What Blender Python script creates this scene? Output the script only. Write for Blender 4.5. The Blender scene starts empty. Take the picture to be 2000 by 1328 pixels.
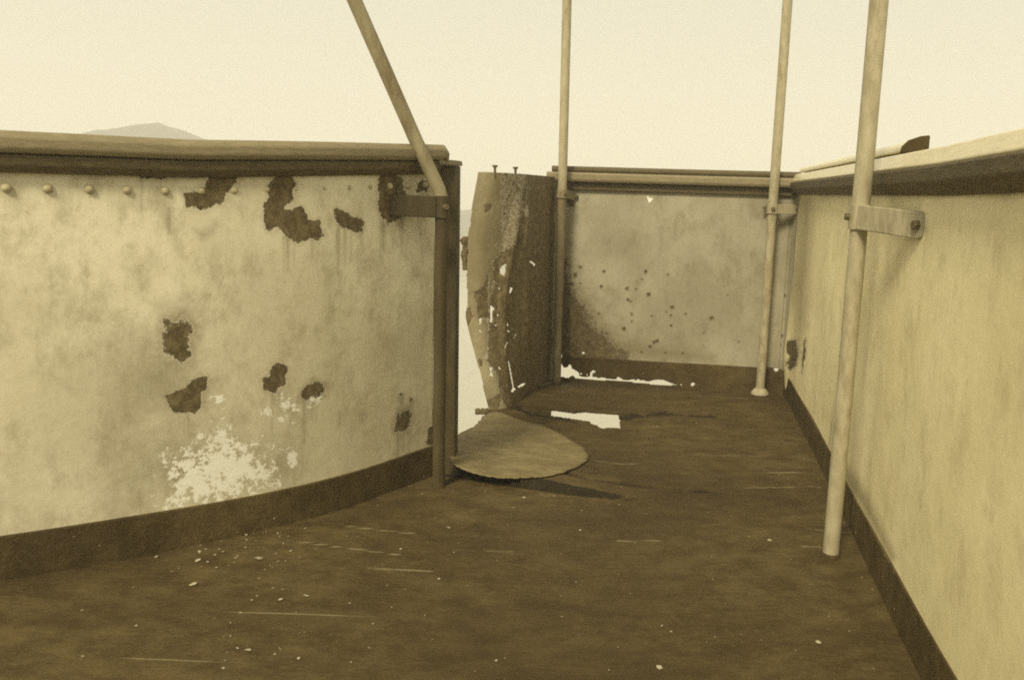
import bpy, bmesh, math, random
import numpy as np
from mathutils import Vector, Matrix

random.seed(7); rng = np.random.default_rng(11)
S = bpy.context.scene
COL = S.collection

# ------------------------------------------------------------------ camera, sky, sun, exposure
F, PX, PY, H = 1650.0, 1112.0, 672.0, 1.0          # focal length and centre of the print, in pixels of the 2000 px photograph
PITCH, ROLL = math.radians(-9.5), math.radians(1.8)
_f = np.array([0, math.cos(PITCH), math.sin(PITCH)]); _r0 = np.array([1.0, 0, 0]); _u0 = np.cross(_r0, _f)
_r = _r0*math.cos(ROLL) + _u0*math.sin(ROLL); _u = _u0*math.cos(ROLL) - _r0*math.sin(ROLL)
cam = bpy.data.cameras.new('camera'); camo = bpy.data.objects.new('camera', cam); COL.objects.link(camo)
cam.sensor_width = 36.0; cam.lens = 36.0*F/2000.0
cam.shift_x = -(PX-1000)/2000.0; cam.shift_y = (PY-664)/2000.0
cam.clip_start = 0.05; cam.clip_end = 6000
camo.matrix_world = Matrix(((_r[0], _u[0], -_f[0], 0), (_r[1], _u[1], -_f[1], 0), (_r[2], _u[2], -_f[2], H), (0, 0, 0, 1)))
S.camera = camo

SUN_EL, SUN_AZ = math.radians(43), math.radians(204)      # compass angle the light comes from (0 = +Y, clockwise)
W = bpy.data.worlds.new('World'); S.world = W; W.use_nodes = True
nt = W.node_tree; nt.nodes.clear()
sky = nt.nodes.new('ShaderNodeTexSky'); sky.sky_type = 'NISHITA'; sky.sun_disc = False
sky.sun_elevation = SUN_EL; sky.sun_rotation = SUN_AZ; sky.dust_density = 6; sky.air_density = 1.5
hs = nt.nodes.new('ShaderNodeHueSaturation'); hs.inputs['Saturation'].default_value = 0.0
mul = nt.nodes.new('ShaderNodeMix'); mul.data_type = 'RGBA'; mul.blend_type = 'MULTIPLY'; mul.inputs[0].default_value = 1
mul.inputs[7].default_value = (1.0, 0.90, 0.62, 1)
ov = nt.nodes.new('ShaderNodeMix'); ov.data_type = 'RGBA'; ov.inputs[0].default_value = 0.92
ov.inputs[7].default_value = (6.3, 6.2, 5.2, 1)            # even overcast veil, same units as the sky
bg = nt.nodes.new('ShaderNodeBackground'); bg.inputs[1].default_value = 0.1
out = nt.nodes.new('ShaderNodeOutputWorld')
nt.links.new(sky.outputs[0], hs.inputs['Color']); nt.links.new(hs.outputs[0], mul.inputs[6])
nt.links.new(mul.outputs[2], ov.inputs[6]); nt.links.new(ov.outputs[2], bg.inputs[0]); nt.links.new(bg.outputs[0], out.inputs[0])

sl = bpy.data.lights.new('sun', 'SUN'); sl.energy = 4.4; sl.angle = math.radians(14); sl.color = (1.0, 0.91, 0.69)
so = bpy.data.objects.new('sun', sl); COL.objects.link(so); so.location = (-4, -3, 8)
sd = Vector((math.sin(SUN_AZ)*math.cos(SUN_EL), math.cos(SUN_AZ)*math.cos(SUN_EL), math.sin(SUN_EL)))
so.rotation_euler = sd.to_track_quat('Z', 'Y').to_euler()

S.view_settings.view_transform = 'Standard'; S.view_settings.look = 'None'
S.view_settings.exposure = 0.12; S.view_settings.gamma = 1.0
S.cycles.use_denoising = False; S.cycles.max_bounces = 6; S.cycles.volume_bounces = 2
S.cycles.filter_width = 1.9

# ------------------------------------------------------------------ helpers: pixels <-> space
CAM = np.array([0, 0, H])
def ray(x, y): return _f + _r*(x-PX)/F + _u*(PY-y)/F
def onz(x, y, z=0.0):
    d = ray(x, y); return CAM + d*((z-H)/d[2])
def ony(x, y, Y):
    d = ray(x, y); return CAM + d*(Y/d[1])
def proj(P):
    v = np.asarray(P, float) - CAM; z = v@_f; z = np.where(z < 0.05, 0.05, z)
    return np.stack([PX + F*(v@_r)/z, PY - F*(v@_u)/z], -1)
def sdf(Q, poly):
    """signed distance (negative inside) of points Q (n,2) to a polygon"""
    P = np.asarray(poly, float); n = len(P); d = np.full(len(Q), 1e9); ins = np.zeros(len(Q), bool)
    for i in range(n):
        a, b = P[i], P[(i+1) % n]; e = b-a; w = Q-a
        t = np.clip((w@e)/max(e@e, 1e-9), 0, 1); q = w - t[:, None]*e
        d = np.minimum(d, (q**2).sum(1))
        c = (a[1] <= Q[:, 1]) != (b[1] <= Q[:, 1])
        with np.errstate(divide='ignore', invalid='ignore'):
            xx = a[0] + (Q[:, 1]-a[1])/(b[1]-a[1])*e[0]
        ins ^= c & (Q[:, 0] < xx)
    d = np.sqrt(d); return np.where(ins, -d, d)
def linedist(Q, line):
    P = np.asarray(line, float); best = np.full(len(Q), 1e9); tt = np.zeros(len(Q)); n = len(P)-1
    for i in range(n):
        a, b = P[i], P[i+1]; e = b-a; w = Q-a; t = np.clip((w@e)/max(e@e, 1e-9), 0, 1)
        d = np.sqrt(((w-t[:, None]*e)**2).sum(1)); m = d < best; best[m] = d[m]; tt[m] = (i+t[m])/n
    return best, tt
def zz(pts, x0, y0, k): return [(x0+a*k, y0+b*k) for a, b in pts]       # enlarged-crop pixels -> photograph pixels
def wob(x, y, seed, f=1.0, octs=4):
    r = np.random.default_rng(seed); o = np.zeros_like(x, dtype=float); a = 1.0
    for k in range(octs):
        for _ in range(3):
            th = r.uniform(0, 6.28); ph = r.uniform(0, 6.28)
            o += a*np.sin((x*math.cos(th)+y*math.sin(th))*f*6.28*r.uniform(.7, 1.3)+ph)/3
        f *= 2.05; a *= .5
    return o
def smooth_path(pts, step):
    P = np.asarray(pts, float); Q = np.vstack([2*P[0]-P[1], P, 2*P[-1]-P[-2]]); o = []
    for i in range(1, len(Q)-2):
        for t in np.linspace(0, 1, 40, endpoint=False):
            a, b, c, d = Q[i-1:i+3]
            o.append(.5*((2*b)+(c-a)*t+(2*a-5*b+4*c-d)*t*t+(3*b-a-3*c+d)*t**3))
    o.append(P[-1]); o = np.array(o); L = np.r_[0, np.cumsum(np.linalg.norm(np.diff(o, axis=0), axis=1))]
    n = max(2, int(round(L[-1]/step))+1); s = np.linspace(0, L[-1], n)
    R = np.stack([np.interp(s, L, o[:, k]) for k in range(o.shape[1])], 1)
    T = np.gradient(R, axis=0); T /= np.linalg.norm(T, axis=1)[:, None]
    return s, R, T

# ------------------------------------------------------------------ helpers: objects
def link(o, parent=None):
    COL.objects.link(o)
    if parent: o.parent = parent
    return o
def from_arrays(name, V, Fq, mat, parent=None, attrs=None, smooth=True, solid=0.0, offset=-1):
    me = bpy.data.meshes.new(name); me.from_pydata(np.asarray(V, float).tolist(), [], [list(map(int, f)) for f in Fq])
    if attrs:
        for k, v in attrs.items():
            me.attributes.new(k, 'FLOAT', 'POINT').data.foreach_set('value', np.asarray(v, np.float32))
    me.materials.append(mat)
    if smooth: me.polygons.foreach_set('use_smooth', np.ones(len(me.polygons), bool))
    o = link(bpy.data.objects.new(name, me), parent)
    if solid:
        m = o.modifiers.new('thickness', 'SOLIDIFY'); m.thickness = solid; m.offset = offset
    return o
def thing(name, label, cat, loc=(0, 0, 0), group=None):
    o = link(bpy.data.objects.new(name, None)); o.location = loc; tag(o, label, cat, group); o.empty_display_size = .1
    return o
def tag(o, label, cat, group=None):
    o['label'] = label; o['category'] = cat
    if group: o['group'] = group
    return o
def rebase(root):
    """children are built in world space: keep them there under a root that stands at the thing's base"""
    bpy.context.view_layer.update()
    mi = root.matrix_world.inverted()
    for c in root.children: c.matrix_parent_inverse = mi
def grid_faces(nu, nv, keep=None):
    i, j = np.meshgrid(np.arange(nu-1), np.arange(nv-1), indexing='ij')
    a = i*nv+j; q = np.stack([a, a+nv, a+nv+1, a+1], -1).reshape(-1, 4)
    return q if keep is None else q[keep.reshape(-1)]
def compact(V, Fq, attrs):
    used = np.zeros(len(V), bool); used[Fq.reshape(-1)] = True
    idx = np.cumsum(used)-1
    return V[used], idx[Fq], {k: v[used] for k, v in attrs.items()}
def drop_inside(V, Fq, polys):
    """remove the faces whose centre lies in one of the pixel polygons, jagged by the grid"""
    C = proj(V[Fq].mean(1)); k = np.ones(len(Fq), bool)
    for p in polys:
        P = np.asarray(p); m = (C[:, 0] > P[:, 0].min()-2) & (C[:, 0] < P[:, 0].max()+2) & (C[:, 1] > P[:, 1].min()-2) & (C[:, 1] < P[:, 1].max()+2)
        if m.any():
            s = np.full(len(C), 9.0); s[m] = sdf(C[m], p); k &= s > 0
    return Fq[k]
def wall_sheet(name, pts, ztop, mat, parent, ds=.006, dz=.006, z0=0.0, disp=None, holes=(), rust=(), soft=(), white_patch=(), thick=.008):
    s, R, T = smooth_path(pts, ds); N = np.stack([T[:, 1], -T[:, 0]], 1)
    zt = ztop(s/s[-1]) if callable(ztop) else np.full(len(s), ztop)
    nv = int(1.2/dz); v = np.linspace(0, 1, nv)
    SS = np.repeat(s, nv); ZZ = (z0 + np.outer(zt-z0, v)).reshape(-1)
    D = disp(SS, ZZ, s[-1]) if disp is not None else np.zeros_like(SS)
    XY = np.repeat(R, nv, 0) + np.repeat(N, nv, 0)*D[:, None]
    V = np.column_stack([XY, ZZ]); Fq = grid_faces(len(s), nv)[:, ::-1]
    if holes: Fq = drop_inside(V, Fq, holes)
    Q = proj(V); a = {}
    def field(items, k=1.0):
        f = np.zeros(len(Q))
        for poly, w in items: f = np.maximum(f, np.clip(.5 - sdf(Q, poly)/(2*w*k), 0, 1))
        return f
    a['rust'] = field(rust, 1.9); a['soft'] = field(soft); a['white_patch'] = field(white_patch); a['height'] = ZZ
    V, Fq, a = compact(V, Fq, a)
    return from_arrays(name, V, Fq, mat, parent, a, True, thick, -1)
def sweep(name, pts, prof, mat, parent, step=.03, zfun=None, taper=None, ext=0.0):
    """profile [(n, z)...] carried along a plan path; n is the offset towards the inside of the wing"""
    s, R, T = smooth_path(pts, step); N = np.stack([T[:, 1], -T[:, 0]], 1); k = len(prof); V = []
    for i in range(len(s)):
        t = s[i]/s[-1]; dz = zfun(t) if zfun else 0.0; m = taper(t) if taper else 1.0
        zc = sum(p[1] for p in prof)/k
        for n, z in prof: V.append((R[i, 0]+N[i, 0]*n*m, R[i, 1]+N[i, 1]*n*m, zc+(z-zc)*m+dz))
    Fq = [(i*k+j, i*k+(j+1) % k, (i+1)*k+(j+1) % k, (i+1)*k+j) for i in range(len(s)-1) for j in range(k)]
    Fq += [tuple(range(k))[::-1], tuple(range((len(s)-1)*k, len(s)*k))]
    o = from_arrays(name, V, Fq, mat, parent, None, False)
    bm = bmesh.new(); bm.from_mesh(o.data); bmesh.ops.recalc_face_normals(bm, faces=bm.faces); bm.to_mesh(o.data); bm.free()
    bv = o.modifiers.new('edge', 'BEVEL'); bv.width = .004; bv.segments = 2; bv.limit_method = 'ANGLE'
    return o
def tube(name, pts, rad, mat, parent=None, seg=20, wobble=0.0):
    P = [Vector(p) for p in pts]; V = []; n = len(P)
    rads = rad if hasattr(rad, '__len__') else [rad]*n
    ref = None
    for i in range(n):
        t = (P[min(i+1, n-1)]-P[max(i-1, 0)]).normalized()
        if ref is None: ref = t.orthogonal().normalized()
        ref = (ref - t*ref.dot(t)).normalized(); b = t.cross(ref)
        for k in range(seg):
            a = 6.28318*k/seg; V.append(P[i]+(ref*math.cos(a)+b*math.sin(a))*rads[i]*(1+wobble*random.uniform(-1, 1)))
    Fq = [(i*seg+k, i*seg+(k+1) % seg, (i+1)*seg+(k+1) % seg, (i+1)*seg+k) for i in range(n-1) for k in range(seg)]
    Fq += [tuple(range(seg))[::-1], tuple(range((n-1)*seg, n*seg))]
    o = from_arrays(name, [tuple(v) for v in V], Fq, mat, parent, None, True)
    m = o.modifiers.new('flat ends', 'EDGE_SPLIT'); m.split_angle = math.radians(50)
    return o
def bar(name, a, b, wdir, width, thick, mat, parent=None, round_end=False, bevel=.003):
    """flat bar from a to b; wdir is the direction of its width"""
    a, b = Vector(a), Vector(b); t = (b-a).normalized(); w = Vector(wdir); w = (w-t*w.dot(t)).normalized(); n = t.cross(w)
    L = (b-a).length; pr = [(0, -width/2), (L, -width/2)]
    if round_end: pr += [(L+math.cos(x)*width/2, math.sin(x)*width/2) for x in np.linspace(-1.4, 1.4, 9)]
    pr += [(L, width/2), (0, width/2)]
    k = len(pr); V = [tuple(a+t*p+w*q+n*h) for h in (-thick/2, thick/2) for p, q in pr]
    Fq = [tuple(range(k))[::-1], tuple(range(k, 2*k))]+[(i, (i+1) % k, k+(i+1) % k, k+i) for i in range(k)]
    o = from_arrays(name, V, Fq, mat, parent, None, False)
    m = o.modifiers.new('edge', 'BEVEL'); m.width = bevel; m.segments = 2; m.limit_method = 'ANGLE'
    return o
def dome_mesh(name, r, h, mat, seg=12):
    V = [(0, 0, h)]; Fq = []
    rings = [(.5, .88), (.85, .5), (1, 0.0)]
    for q, z in rings: V += [(r*q*math.cos(6.2832*k/seg), r*q*math.sin(6.2832*k/seg), h*z) for k in range(seg)]
    V += [(r*math.cos(6.2832*k/seg), r*math.sin(6.2832*k/seg), -.004) for k in range(seg)]
    Fq += [(0, 1+k, 1+(k+1) % seg) for k in range(seg)]
    for j in range(3): Fq += [(1+j*seg+k, 1+(j+1)*seg+k, 1+(j+1)*seg+(k+1) % seg, 1+j*seg+(k+1) % seg) for k in range(seg)]
    me = bpy.data.meshes.new(name); me.from_pydata(V, [], Fq); me.materials.append(mat)
    me.polygons.foreach_set('use_smooth', np.ones(len(me.polygons), bool)); return me
def put(name, me, loc, nrm, parent, sc=1.0, spin=0.0):
    o = link(bpy.data.objects.new(name, me), parent)
    q = Vector(nrm).to_track_quat('Z', 'Y').to_matrix().to_4x4()
    o.matrix_world = Matrix.Translation(loc) @ q @ Matrix.Rotation(spin, 4, 'Z') @ Matrix.Scale(sc, 4)
    return o
def hex_mesh(name, r, h, mat):
    V = [(r*math.cos(1.0472*k), r*math.sin(1.0472*k), z) for z in (-.003, h*.8) for k in range(6)] + [(r*.8*math.cos(1.0472*k), r*.8*math.sin(1.0472*k), h) for k in range(6)]
    Fq = [(k, (k+1) % 6, 6+(k+1) % 6, 6+k) for k in range(6)]+[(6+k, 6+(k+1) % 6, 12+(k+1) % 6, 12+k) for k in range(6)]+[tuple(range(12, 18))]
    me = bpy.data.meshes.new(name); me.from_pydata(V, [], Fq); me.materials.append(mat); return me

# ------------------------------------------------------------------ materials
class G:
    def __init__(s, name):
        s.m = bpy.data.materials.new(name); s.m.use_nodes = True; s.t = s.m.node_tree; s.t.nodes.clear()
        s.o = s.n('ShaderNodeOutputMaterial'); s.p = s.n('ShaderNodeBsdfPrincipled'); s.l(s.p.outputs[0], s.o.inputs[0])
    def n(s, k, **a):
        x = s.t.nodes.new(k)
        for q, v in a.items(): setattr(x, q, v)
        return x
    def l(s, a, b): s.t.links.new(a, b)
    def coord(s, scale=(1, 1, 1)):
        c = s.n('ShaderNodeTexCoord'); g = s.n('ShaderNodeNewGeometry'); m = s.n('ShaderNodeMapping'); m.inputs['Scale'].default_value = scale
        s.l(g.outputs['Position'], m.inputs[0]); return m.outputs[0]
    def noise(s, scale, detail=5, rough=.6, stretch=(1, 1, 1), dist=0.0):
        x = s.n('ShaderNodeTexNoise'); s.l(s.coord(stretch), x.inputs['Vector']); x.inputs['Scale'].default_value = scale
        x.inputs['Detail'].default_value = detail; x.inputs['Roughness'].default_value = rough; x.inputs['Distortion'].default_value = dist
        return x.outputs[0]
    def ramp(s, v, lo, hi, a=0.0, b=1.0):
        x = s.n('ShaderNodeMapRange', interpolation_type='SMOOTHSTEP'); s.l(v, x.inputs[0])
        for i, q in enumerate((lo, hi, a, b)): x.inputs[1+i].default_value = q
        return x.outputs[0]
    def math(s, op, a, b=None):
        x = s.n('ShaderNodeMath', operation=op)
        for i, q in enumerate((a, b)):
            if q is None: continue
            if isinstance(q, (int, float)): x.inputs[i].default_value = q
            else: s.l(q, x.inputs[i])
        return x.outputs[0]
    def attr(s, name):
        x = s.n('ShaderNodeAttribute', attribute_name=name); return x.outputs['Fac']
    def mix(s, f, a, b, mode='MIX'):
        x = s.n('ShaderNodeMix', data_type='RGBA', blend_type=mode)
        if isinstance(f, (int, float)): x.inputs[0].default_value = f
        else: s.l(f, x.inputs[0])
        for i, q in ((6, a), (7, b)):
            if isinstance(q, tuple): x.inputs[i].default_value = (*q, 1)
            else: s.l(q, x.inputs[i])
        return x.outputs[2]
    def bump(s, h, strength, dist=.01, prev=None):
        x = s.n('ShaderNodeBump'); x.inputs['Strength'].default_value = strength; x.inputs['Distance'].default_value = dist
        s.l(h, x.inputs['Height'])
        if prev is not None: s.l(prev, x.inputs['Normal'])
        return x.outputs[0]
    def done(s, col, rough, nrm=None, spec=None):
        for k, v in (('Base Color', col), ('Roughness', rough), ('Normal', nrm), ('Specular IOR Level', spec)):
            if v is None: continue
            if isinstance(v, tuple): s.p.inputs[k].default_value = (*v, 1)
            elif isinstance(v, (int, float)): s.p.inputs[k].default_value = v
            else: s.l(v, s.p.inputs[k])
        return s.m
RUST_D, RUST_L = (.080, .057, .023), (.18, .138, .066)
def painted_steel(name, a, b, stain, streak=.35, grime=.5, rough=.55, RUST_D=RUST_D, RUST_L=RUST_L, edge=.05, rims=.4):
    g = G(name)
    big = g.noise(2.2, 6, .62); fine = g.noise(38, 5, .7); cloud = g.noise(7, 5, .65)
    col = g.mix(g.ramp(big, .35, .66), a, b)
    col = g.mix(g.math('MULTIPLY', g.ramp(cloud, .47, .68), .7), col, b)
    cl2 = g.noise(10, 7, .72, (1, 1, .6)); col = g.mix(g.math('MULTIPLY', g.ramp(cl2, .46, .70), .6), col, stain)
    st = g.noise(7, 6, .7, (3.6, 3.6, .35))                                   # rain streaks running down
    col = g.mix(g.math('MULTIPLY', g.ramp(st, .5, .8), streak), col, stain)
    col = g.mix(g.math('MULTIPLY', g.ramp(fine, .5, .78), grime*.6), col, stain)
    spk = g.noise(85, 3, .6); col = g.mix(g.math('MULTIPLY', g.ramp(spk, .69, .75), grime), col, RUST_L)
    e = g.math('MULTIPLY', g.math('SUBTRACT', g.noise(42, 7, .75), .5), .95)
    e2 = g.math('MULTIPLY', g.math('SUBTRACT', g.noise(11, 5, .65), .5), .7)
    r0 = g.math('ADD', g.math('ADD', g.attr('rust'), e), e2)
    halo = g.ramp(r0, .10, .5); rust = g.ramp(r0, .49-edge, .49+edge)
    rim = g.math('MULTIPLY', g.ramp(r0, .36, .43), g.ramp(r0, .50, .45))
    sf = g.math('ADD', g.attr('soft'), g.math('MULTIPLY', e, .5))
    col = g.mix(g.math('MULTIPLY', halo, .5), col, stain)
    col = g.mix(g.math('MULTIPLY', g.ramp(sf, .2, 1.0), .62), col, RUST_L)
    rc = g.mix(g.ramp(g.noise(36, 8, .78), .38, .66), RUST_D, RUST_L)
    col = g.mix(rust, col, rc)
    col = g.mix(g.math('MULTIPLY', rim, rims), col, (.80, .74, .55))
    ch = g.ramp(g.math('ADD', g.attr('white_patch'), g.math('MULTIPLY', g.math('SUBTRACT', g.noise(38, 8, .8), .5), 2.6)), .60, .64)
    col = g.mix(ch, col, (.84, .81, .68))
    h = g.math('SUBTRACT', g.math('MULTIPLY', fine, .25), g.math('MULTIPLY', rust, 1.6))
    nr = g.bump(h, .6, .006); nr = g.bump(g.noise(3.2, 3, .5), .25, .03, nr)
    ro = g.mix(rust, (rough,)*3, (.9,)*3)
    return g.done(col, ro, nr, .3)
def dull(name, a, b, sc=30, rough=.75, bump=.5, stretch=(1, 1, 1), spec=.3):
    g = G(name); n1 = g.noise(sc, 6, .68, stretch); n2 = g.noise(sc*.2, 4, .6, stretch)
    col = g.mix(g.ramp(n1, .3, .72), a, b); col = g.mix(g.math('MULTIPLY', g.ramp(n2, .42, .7), .55), col, a)
    return g.done(col, rough, g.bump(n1, bump, .005), spec)

M_WALL_L = painted_steel('white_paint_port', (.74, .685, .49), (.58, .525, .355), (.34, .285, .165), .28, .5)
M_WALL_F = painted_steel('grey_paint_end', (.37, .333, .227), (.29, .258, .17), (.205, .168, .095), .25, .6, .55, RUST_D, RUST_L, .13, .0)
M_WALL_R = painted_steel('white_paint_starboard', (.86, .77, .46), (.77, .68, .385), (.56, .47, .25), .2, .35)
M_TORN = painted_steel('burnt_paint', (.36, .31, .19), (.235, .193, .105), (.18, .14, .07), .5, .7, .75, (.105, .077, .033), (.23, .178, .09), .2)
M_BOOT = dull('dark_boot_paint', (.050, .034, .011), (.092, .066, .025), 18, .75, .5, (1, 1, 1), .15)
M_RUST = dull('rusted_iron', RUST_D, RUST_L, 40, .92, .9)
M_POST = dull('dark_shaded_iron', (.050, .036, .013), (.105, .080, .034), 26, .65, .4, (1, 1, .2))  # end post iron; the lower bent pipe's shade is in this colour
M_PIPE = dull('cream_pipe_paint', (.42, .37, .235), (.26, .215, .12), 40, .5, .35, (1, 1, .35))
M_PIPER = dull('rusted_pipe', (.22, .178, .095), (.095, .070, .030), 22, .8, .7, (1, 1, .35))
M_PIPE2 = dull('shaded_stained_pipe', (.31, .265, .155), (.16, .125, .060), 26, .6, .5, (1, 1, .3))  # stained paint, darkened to carry the bent pipe's shading
M_WOOD = dull('weathered_teak', (.20, .163, .088), (.28, .232, .132), 30, .55, .3, (1, 1, 6))
M_WOODD = dull('dark_moulding', (.085, .064, .028), (.15, .118, .056), 30, .6, .3, (1, 1, 5))
M_RAILP = dull('pale_lit_rail', (.74, .66, .42), (.60, .52, .32), 14, .3, .15, (1, 1, 6), .5)  # rail's lit inner face put into a pale colour; batten shares it
M_IRON = dull('clamp_iron', (.30, .25, .14), (.15, .115, .055), 45, .65, .6)
M_BOLT = dull('bolt_iron', (.09, .07, .03), (.16, .12, .06), 60, .7, .5)
M_RIVW = dull('painted_rivet', (.50, .44, .27), (.40, .34, .19), 40, .6, .3)

def deck_material():
    g = G('dark_worn_deck')
    a = g.noise(7, 8, .7, (1, 1.7, 1)); b = g.noise(2.3, 5, .6, (.7, 1.3, 1)); c = g.noise(60, 5, .75, (.8, 1.2, 1)); d = g.noise(150, 3, .7)
    col = g.mix(g.ramp(a, .34, .68), (.062, .041, .0125), (.124, .089, .033))
    col = g.mix(g.math('MULTIPLY', g.ramp(b, .40, .66), .55), col, (.047, .030, .009))
    col = g.mix(g.math('MULTIPLY', g.ramp(c, .50, .74), .55), col, (.155, .114, .046))
    col = g.mix(g.math('MULTIPLY', g.ramp(d, .50, .75), .5), col, (.05, .032, .010))
    big = g.noise(.9, 5, .6, (.8, 1.1, 1)); col = g.mix(g.math('MULTIPLY', g.ramp(big, .44, .60), .55), col, (.040, .025, .007))
    sc1 = g.noise(3.2, 2, .5, (.22, 13, 1)); sc2 = g.noise(1.3, 3, .6)
    scr = g.math('MULTIPLY', g.ramp(sc1, .725, .745), g.ramp(sc2, .48, .56))      # pale drag marks
    col = g.mix(g.math('MULTIPLY', scr, .5), col, (.36, .30, .17))
    sp = g.n('ShaderNodeTexVoronoi'); g.l(g.coord(), sp.inputs['Vector']); sp.inputs['Scale'].default_value = 19
    spk = g.math('MULTIPLY', g.ramp(g.math('ADD', sp.outputs['Distance'], g.math('MULTIPLY', g.noise(90, 3, .6), .12)), .125, .10), g.ramp(g.noise(1.4, 3, .6), .46, .56))
    col = g.mix(g.math('MULTIPLY', spk, .75), col, (.52, .46, .30))
    col = g.mix(g.math('MULTIPLY', g.ramp(g.math('ADD', g.attr('scratch'), g.math('MULTIPLY', g.math('SUBTRACT', g.noise(25, 5, .7), .5), .8)), .45, .9), .55), col, (.33, .27, .15))
    cr = g.math('ADD', g.attr('lip_shade'), g.math('MULTIPLY', g.math('SUBTRACT', g.noise(22, 7, .75), .5), 1.9))
    col = g.mix(g.math('MULTIPLY', g.ramp(cr, .35, .95), .85), col, (.012, .008, .003))      # shade under the torn lips, painted dark
    nr = g.bump(c, .6, .006); nr = g.bump(a, .45, .02, nr)
    return g.done(col, .72, nr, .18)
M_DECK = deck_material()
M_FLAP = dull('sky_lit_deck_sheet', (.14, .107, .048), (.24, .19, .095), 16, .75, .6, (1, 1.9, 1), .15)  # paler tone painted in for the sheet's tilt towards the sky

# ------------------------------------------------------------------ the setting: water, far bank, hills
g = G('pale_river_water')
wn = g.noise(.9, 4, .55, (1, .45, 1))
M_WATER = g.done((.42, .385, .28), .12, g.bump(wn, .35, .25))
me_s = 700.0
V = [(-me_s, -me_s, -8), (me_s, -me_s, -8), (me_s, me_s, -8), (-me_s, me_s, -8)]
water = from_arrays('water', V, [(0, 1, 2, 3)], M_WATER, None, None, False); water['kind'] = 'structure'
M_LAND = dull('wooded_bank', (.07, .065, .03), (.16, .14, .075), .09, .95, .6)
def ridge(name, x0, x1, y0, depth, hfun, label, nx=160, ny=26):
    xs = np.linspace(x0, x1, nx); ts = np.linspace(0, 1, ny); X, T_ = np.meshgrid(xs, ts, indexing='ij')
    Hh = hfun(X)*np.sin(np.clip(T_*1.0, 0, 1)*math.pi)**.6
    Hh = Hh*(1+.12*wob(X/60, T_*depth/60, 5, 1.0)) + .5*wob(X/9, T_*depth/9, 9, 1.0)*(Hh > .5)
    V = np.stack([X, y0+T_*depth + 4*wob(X/80, T_, 3), -8.3+np.maximum(Hh, 0)], -1).reshape(-1, 3)
    o = from_arrays(name, V, grid_faces(nx, ny), M_LAND, None, None, True); o['kind'] = 'structure'; o['label'] = label; return o
ridge('river_bank', -330, 330, 128, 60, lambda X: 7.2+.8*np.sin(X/17), 'low hazy river bank beyond the torn gap')
ridge('hill', -230, -34, 120, 60, lambda X: np.interp(X, [-230, -150, -115, -85, -72, -66, -60, -50, -34], [4, 6, 9, 17.5, 20.9, 20.3, 18.4, 10, 2]), 'faint hill rising behind the rail')

# ------------------------------------------------------------------ plan of the bulwarks
P_L = [(-3.0, 1.58), (-2.25, 1.74), (-1.58, 1.97), (-1.075, 2.28), (-.745, 2.57), (-.488, 2.965)]
P_F = [(-.15, 4.765), (.2, 4.745), (.7, 4.69), (1.207, 4.607)]
P_R = [(1.215, 4.66), (1.125, 4.0), (.99, 3.03), (.832, 1.93), (.72, 1.0), (.66, 0.1), (.66, -1.6)]
def seg_path(P, a, b):
    s, R, T = smooth_path(P, .02); L = s[-1]; m = (s >= a*L-1e-6) & (s <= b*L+1e-6); return R[m][::4].tolist()+[R[m][-1].tolist()]

# ---- deck
xs = np.unique(np.r_[np.arange(-3.2, -.62, .05), np.arange(-.62, 1.3, .008), 1.3])
ys = np.unique(np.r_[np.arange(-1.8, 1.2, .08), np.arange(1.2, 3.5, .012), np.arange(3.5, 5.0, .007)])
X, Y = np.meshgrid(xs, ys, indexing='ij'); XY = np.column_stack([X.reshape(-1), Y.reshape(-1)])
def out_off(P, d):
    s, R, T = smooth_path(P, .1); return (R - np.stack([T[:, 1], -T[:, 0]], 1)*d).tolist()
deck_poly = out_off(P_L, .02) + [(-.405, 3.0), (-.435, 3.19), (-.41, 3.6), (-.375, 3.92), (-.30, 4.15), (-.20, 4.5)] + out_off(P_F, .02) + out_off(P_R, .02) + [(-3.0, -1.6)]
inside = sdf(XY, deck_poly)
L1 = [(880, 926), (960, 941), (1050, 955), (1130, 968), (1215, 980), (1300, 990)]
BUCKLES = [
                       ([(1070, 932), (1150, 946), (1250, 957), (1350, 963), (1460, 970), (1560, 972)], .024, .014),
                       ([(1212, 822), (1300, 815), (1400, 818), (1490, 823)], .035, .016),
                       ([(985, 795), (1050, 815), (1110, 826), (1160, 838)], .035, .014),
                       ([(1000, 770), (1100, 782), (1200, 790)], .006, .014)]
def deckz(XY, groove=.22, lifted=False):
    Z = .006*wob(XY[:, 0], XY[:, 1], 21, .5)
    Qw = XY + .012*np.column_stack([wob(XY[:, 0], XY[:, 1], 51, 1.6), wob(XY[:, 0], XY[:, 1], 52, 1.6)])
    for line, dep, bul in BUCKLES:
        Lw = [onz(*p)[:2] for p in line]; d, t = linedist(Qw, Lw); fade = np.clip((1-t)*3, 0, 1)*np.clip(t*8+.5, 0, 1)
        Z += fade*(bul*np.exp(-(d/.16)**2) - groove*(dep+bul)*np.exp(-(d/.018)**2))
    a1 = np.array([onz(*p)[:2] for p in L1]); d, t = linedist(XY, a1)
    side = (XY[:, 1] > np.interp(XY[:, 0], a1[:, 0], a1[:, 1])) & (XY[:, 0] > a1[0, 0]-.1)
    Z += np.where(side | lifted, .034*np.clip(1-t, 0, 1)**.7*np.exp(-(d/.45)**2), 0)                # the torn plate edge stands proud
    yw = np.interp(XY[:, 0], [p[0] for p in P_F], [p[1] for p in P_F])
    Z -= .022*np.exp(-((yw-XY[:, 1])/.13)**2)*(XY[:, 0] > -.2)
    return Z
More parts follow.
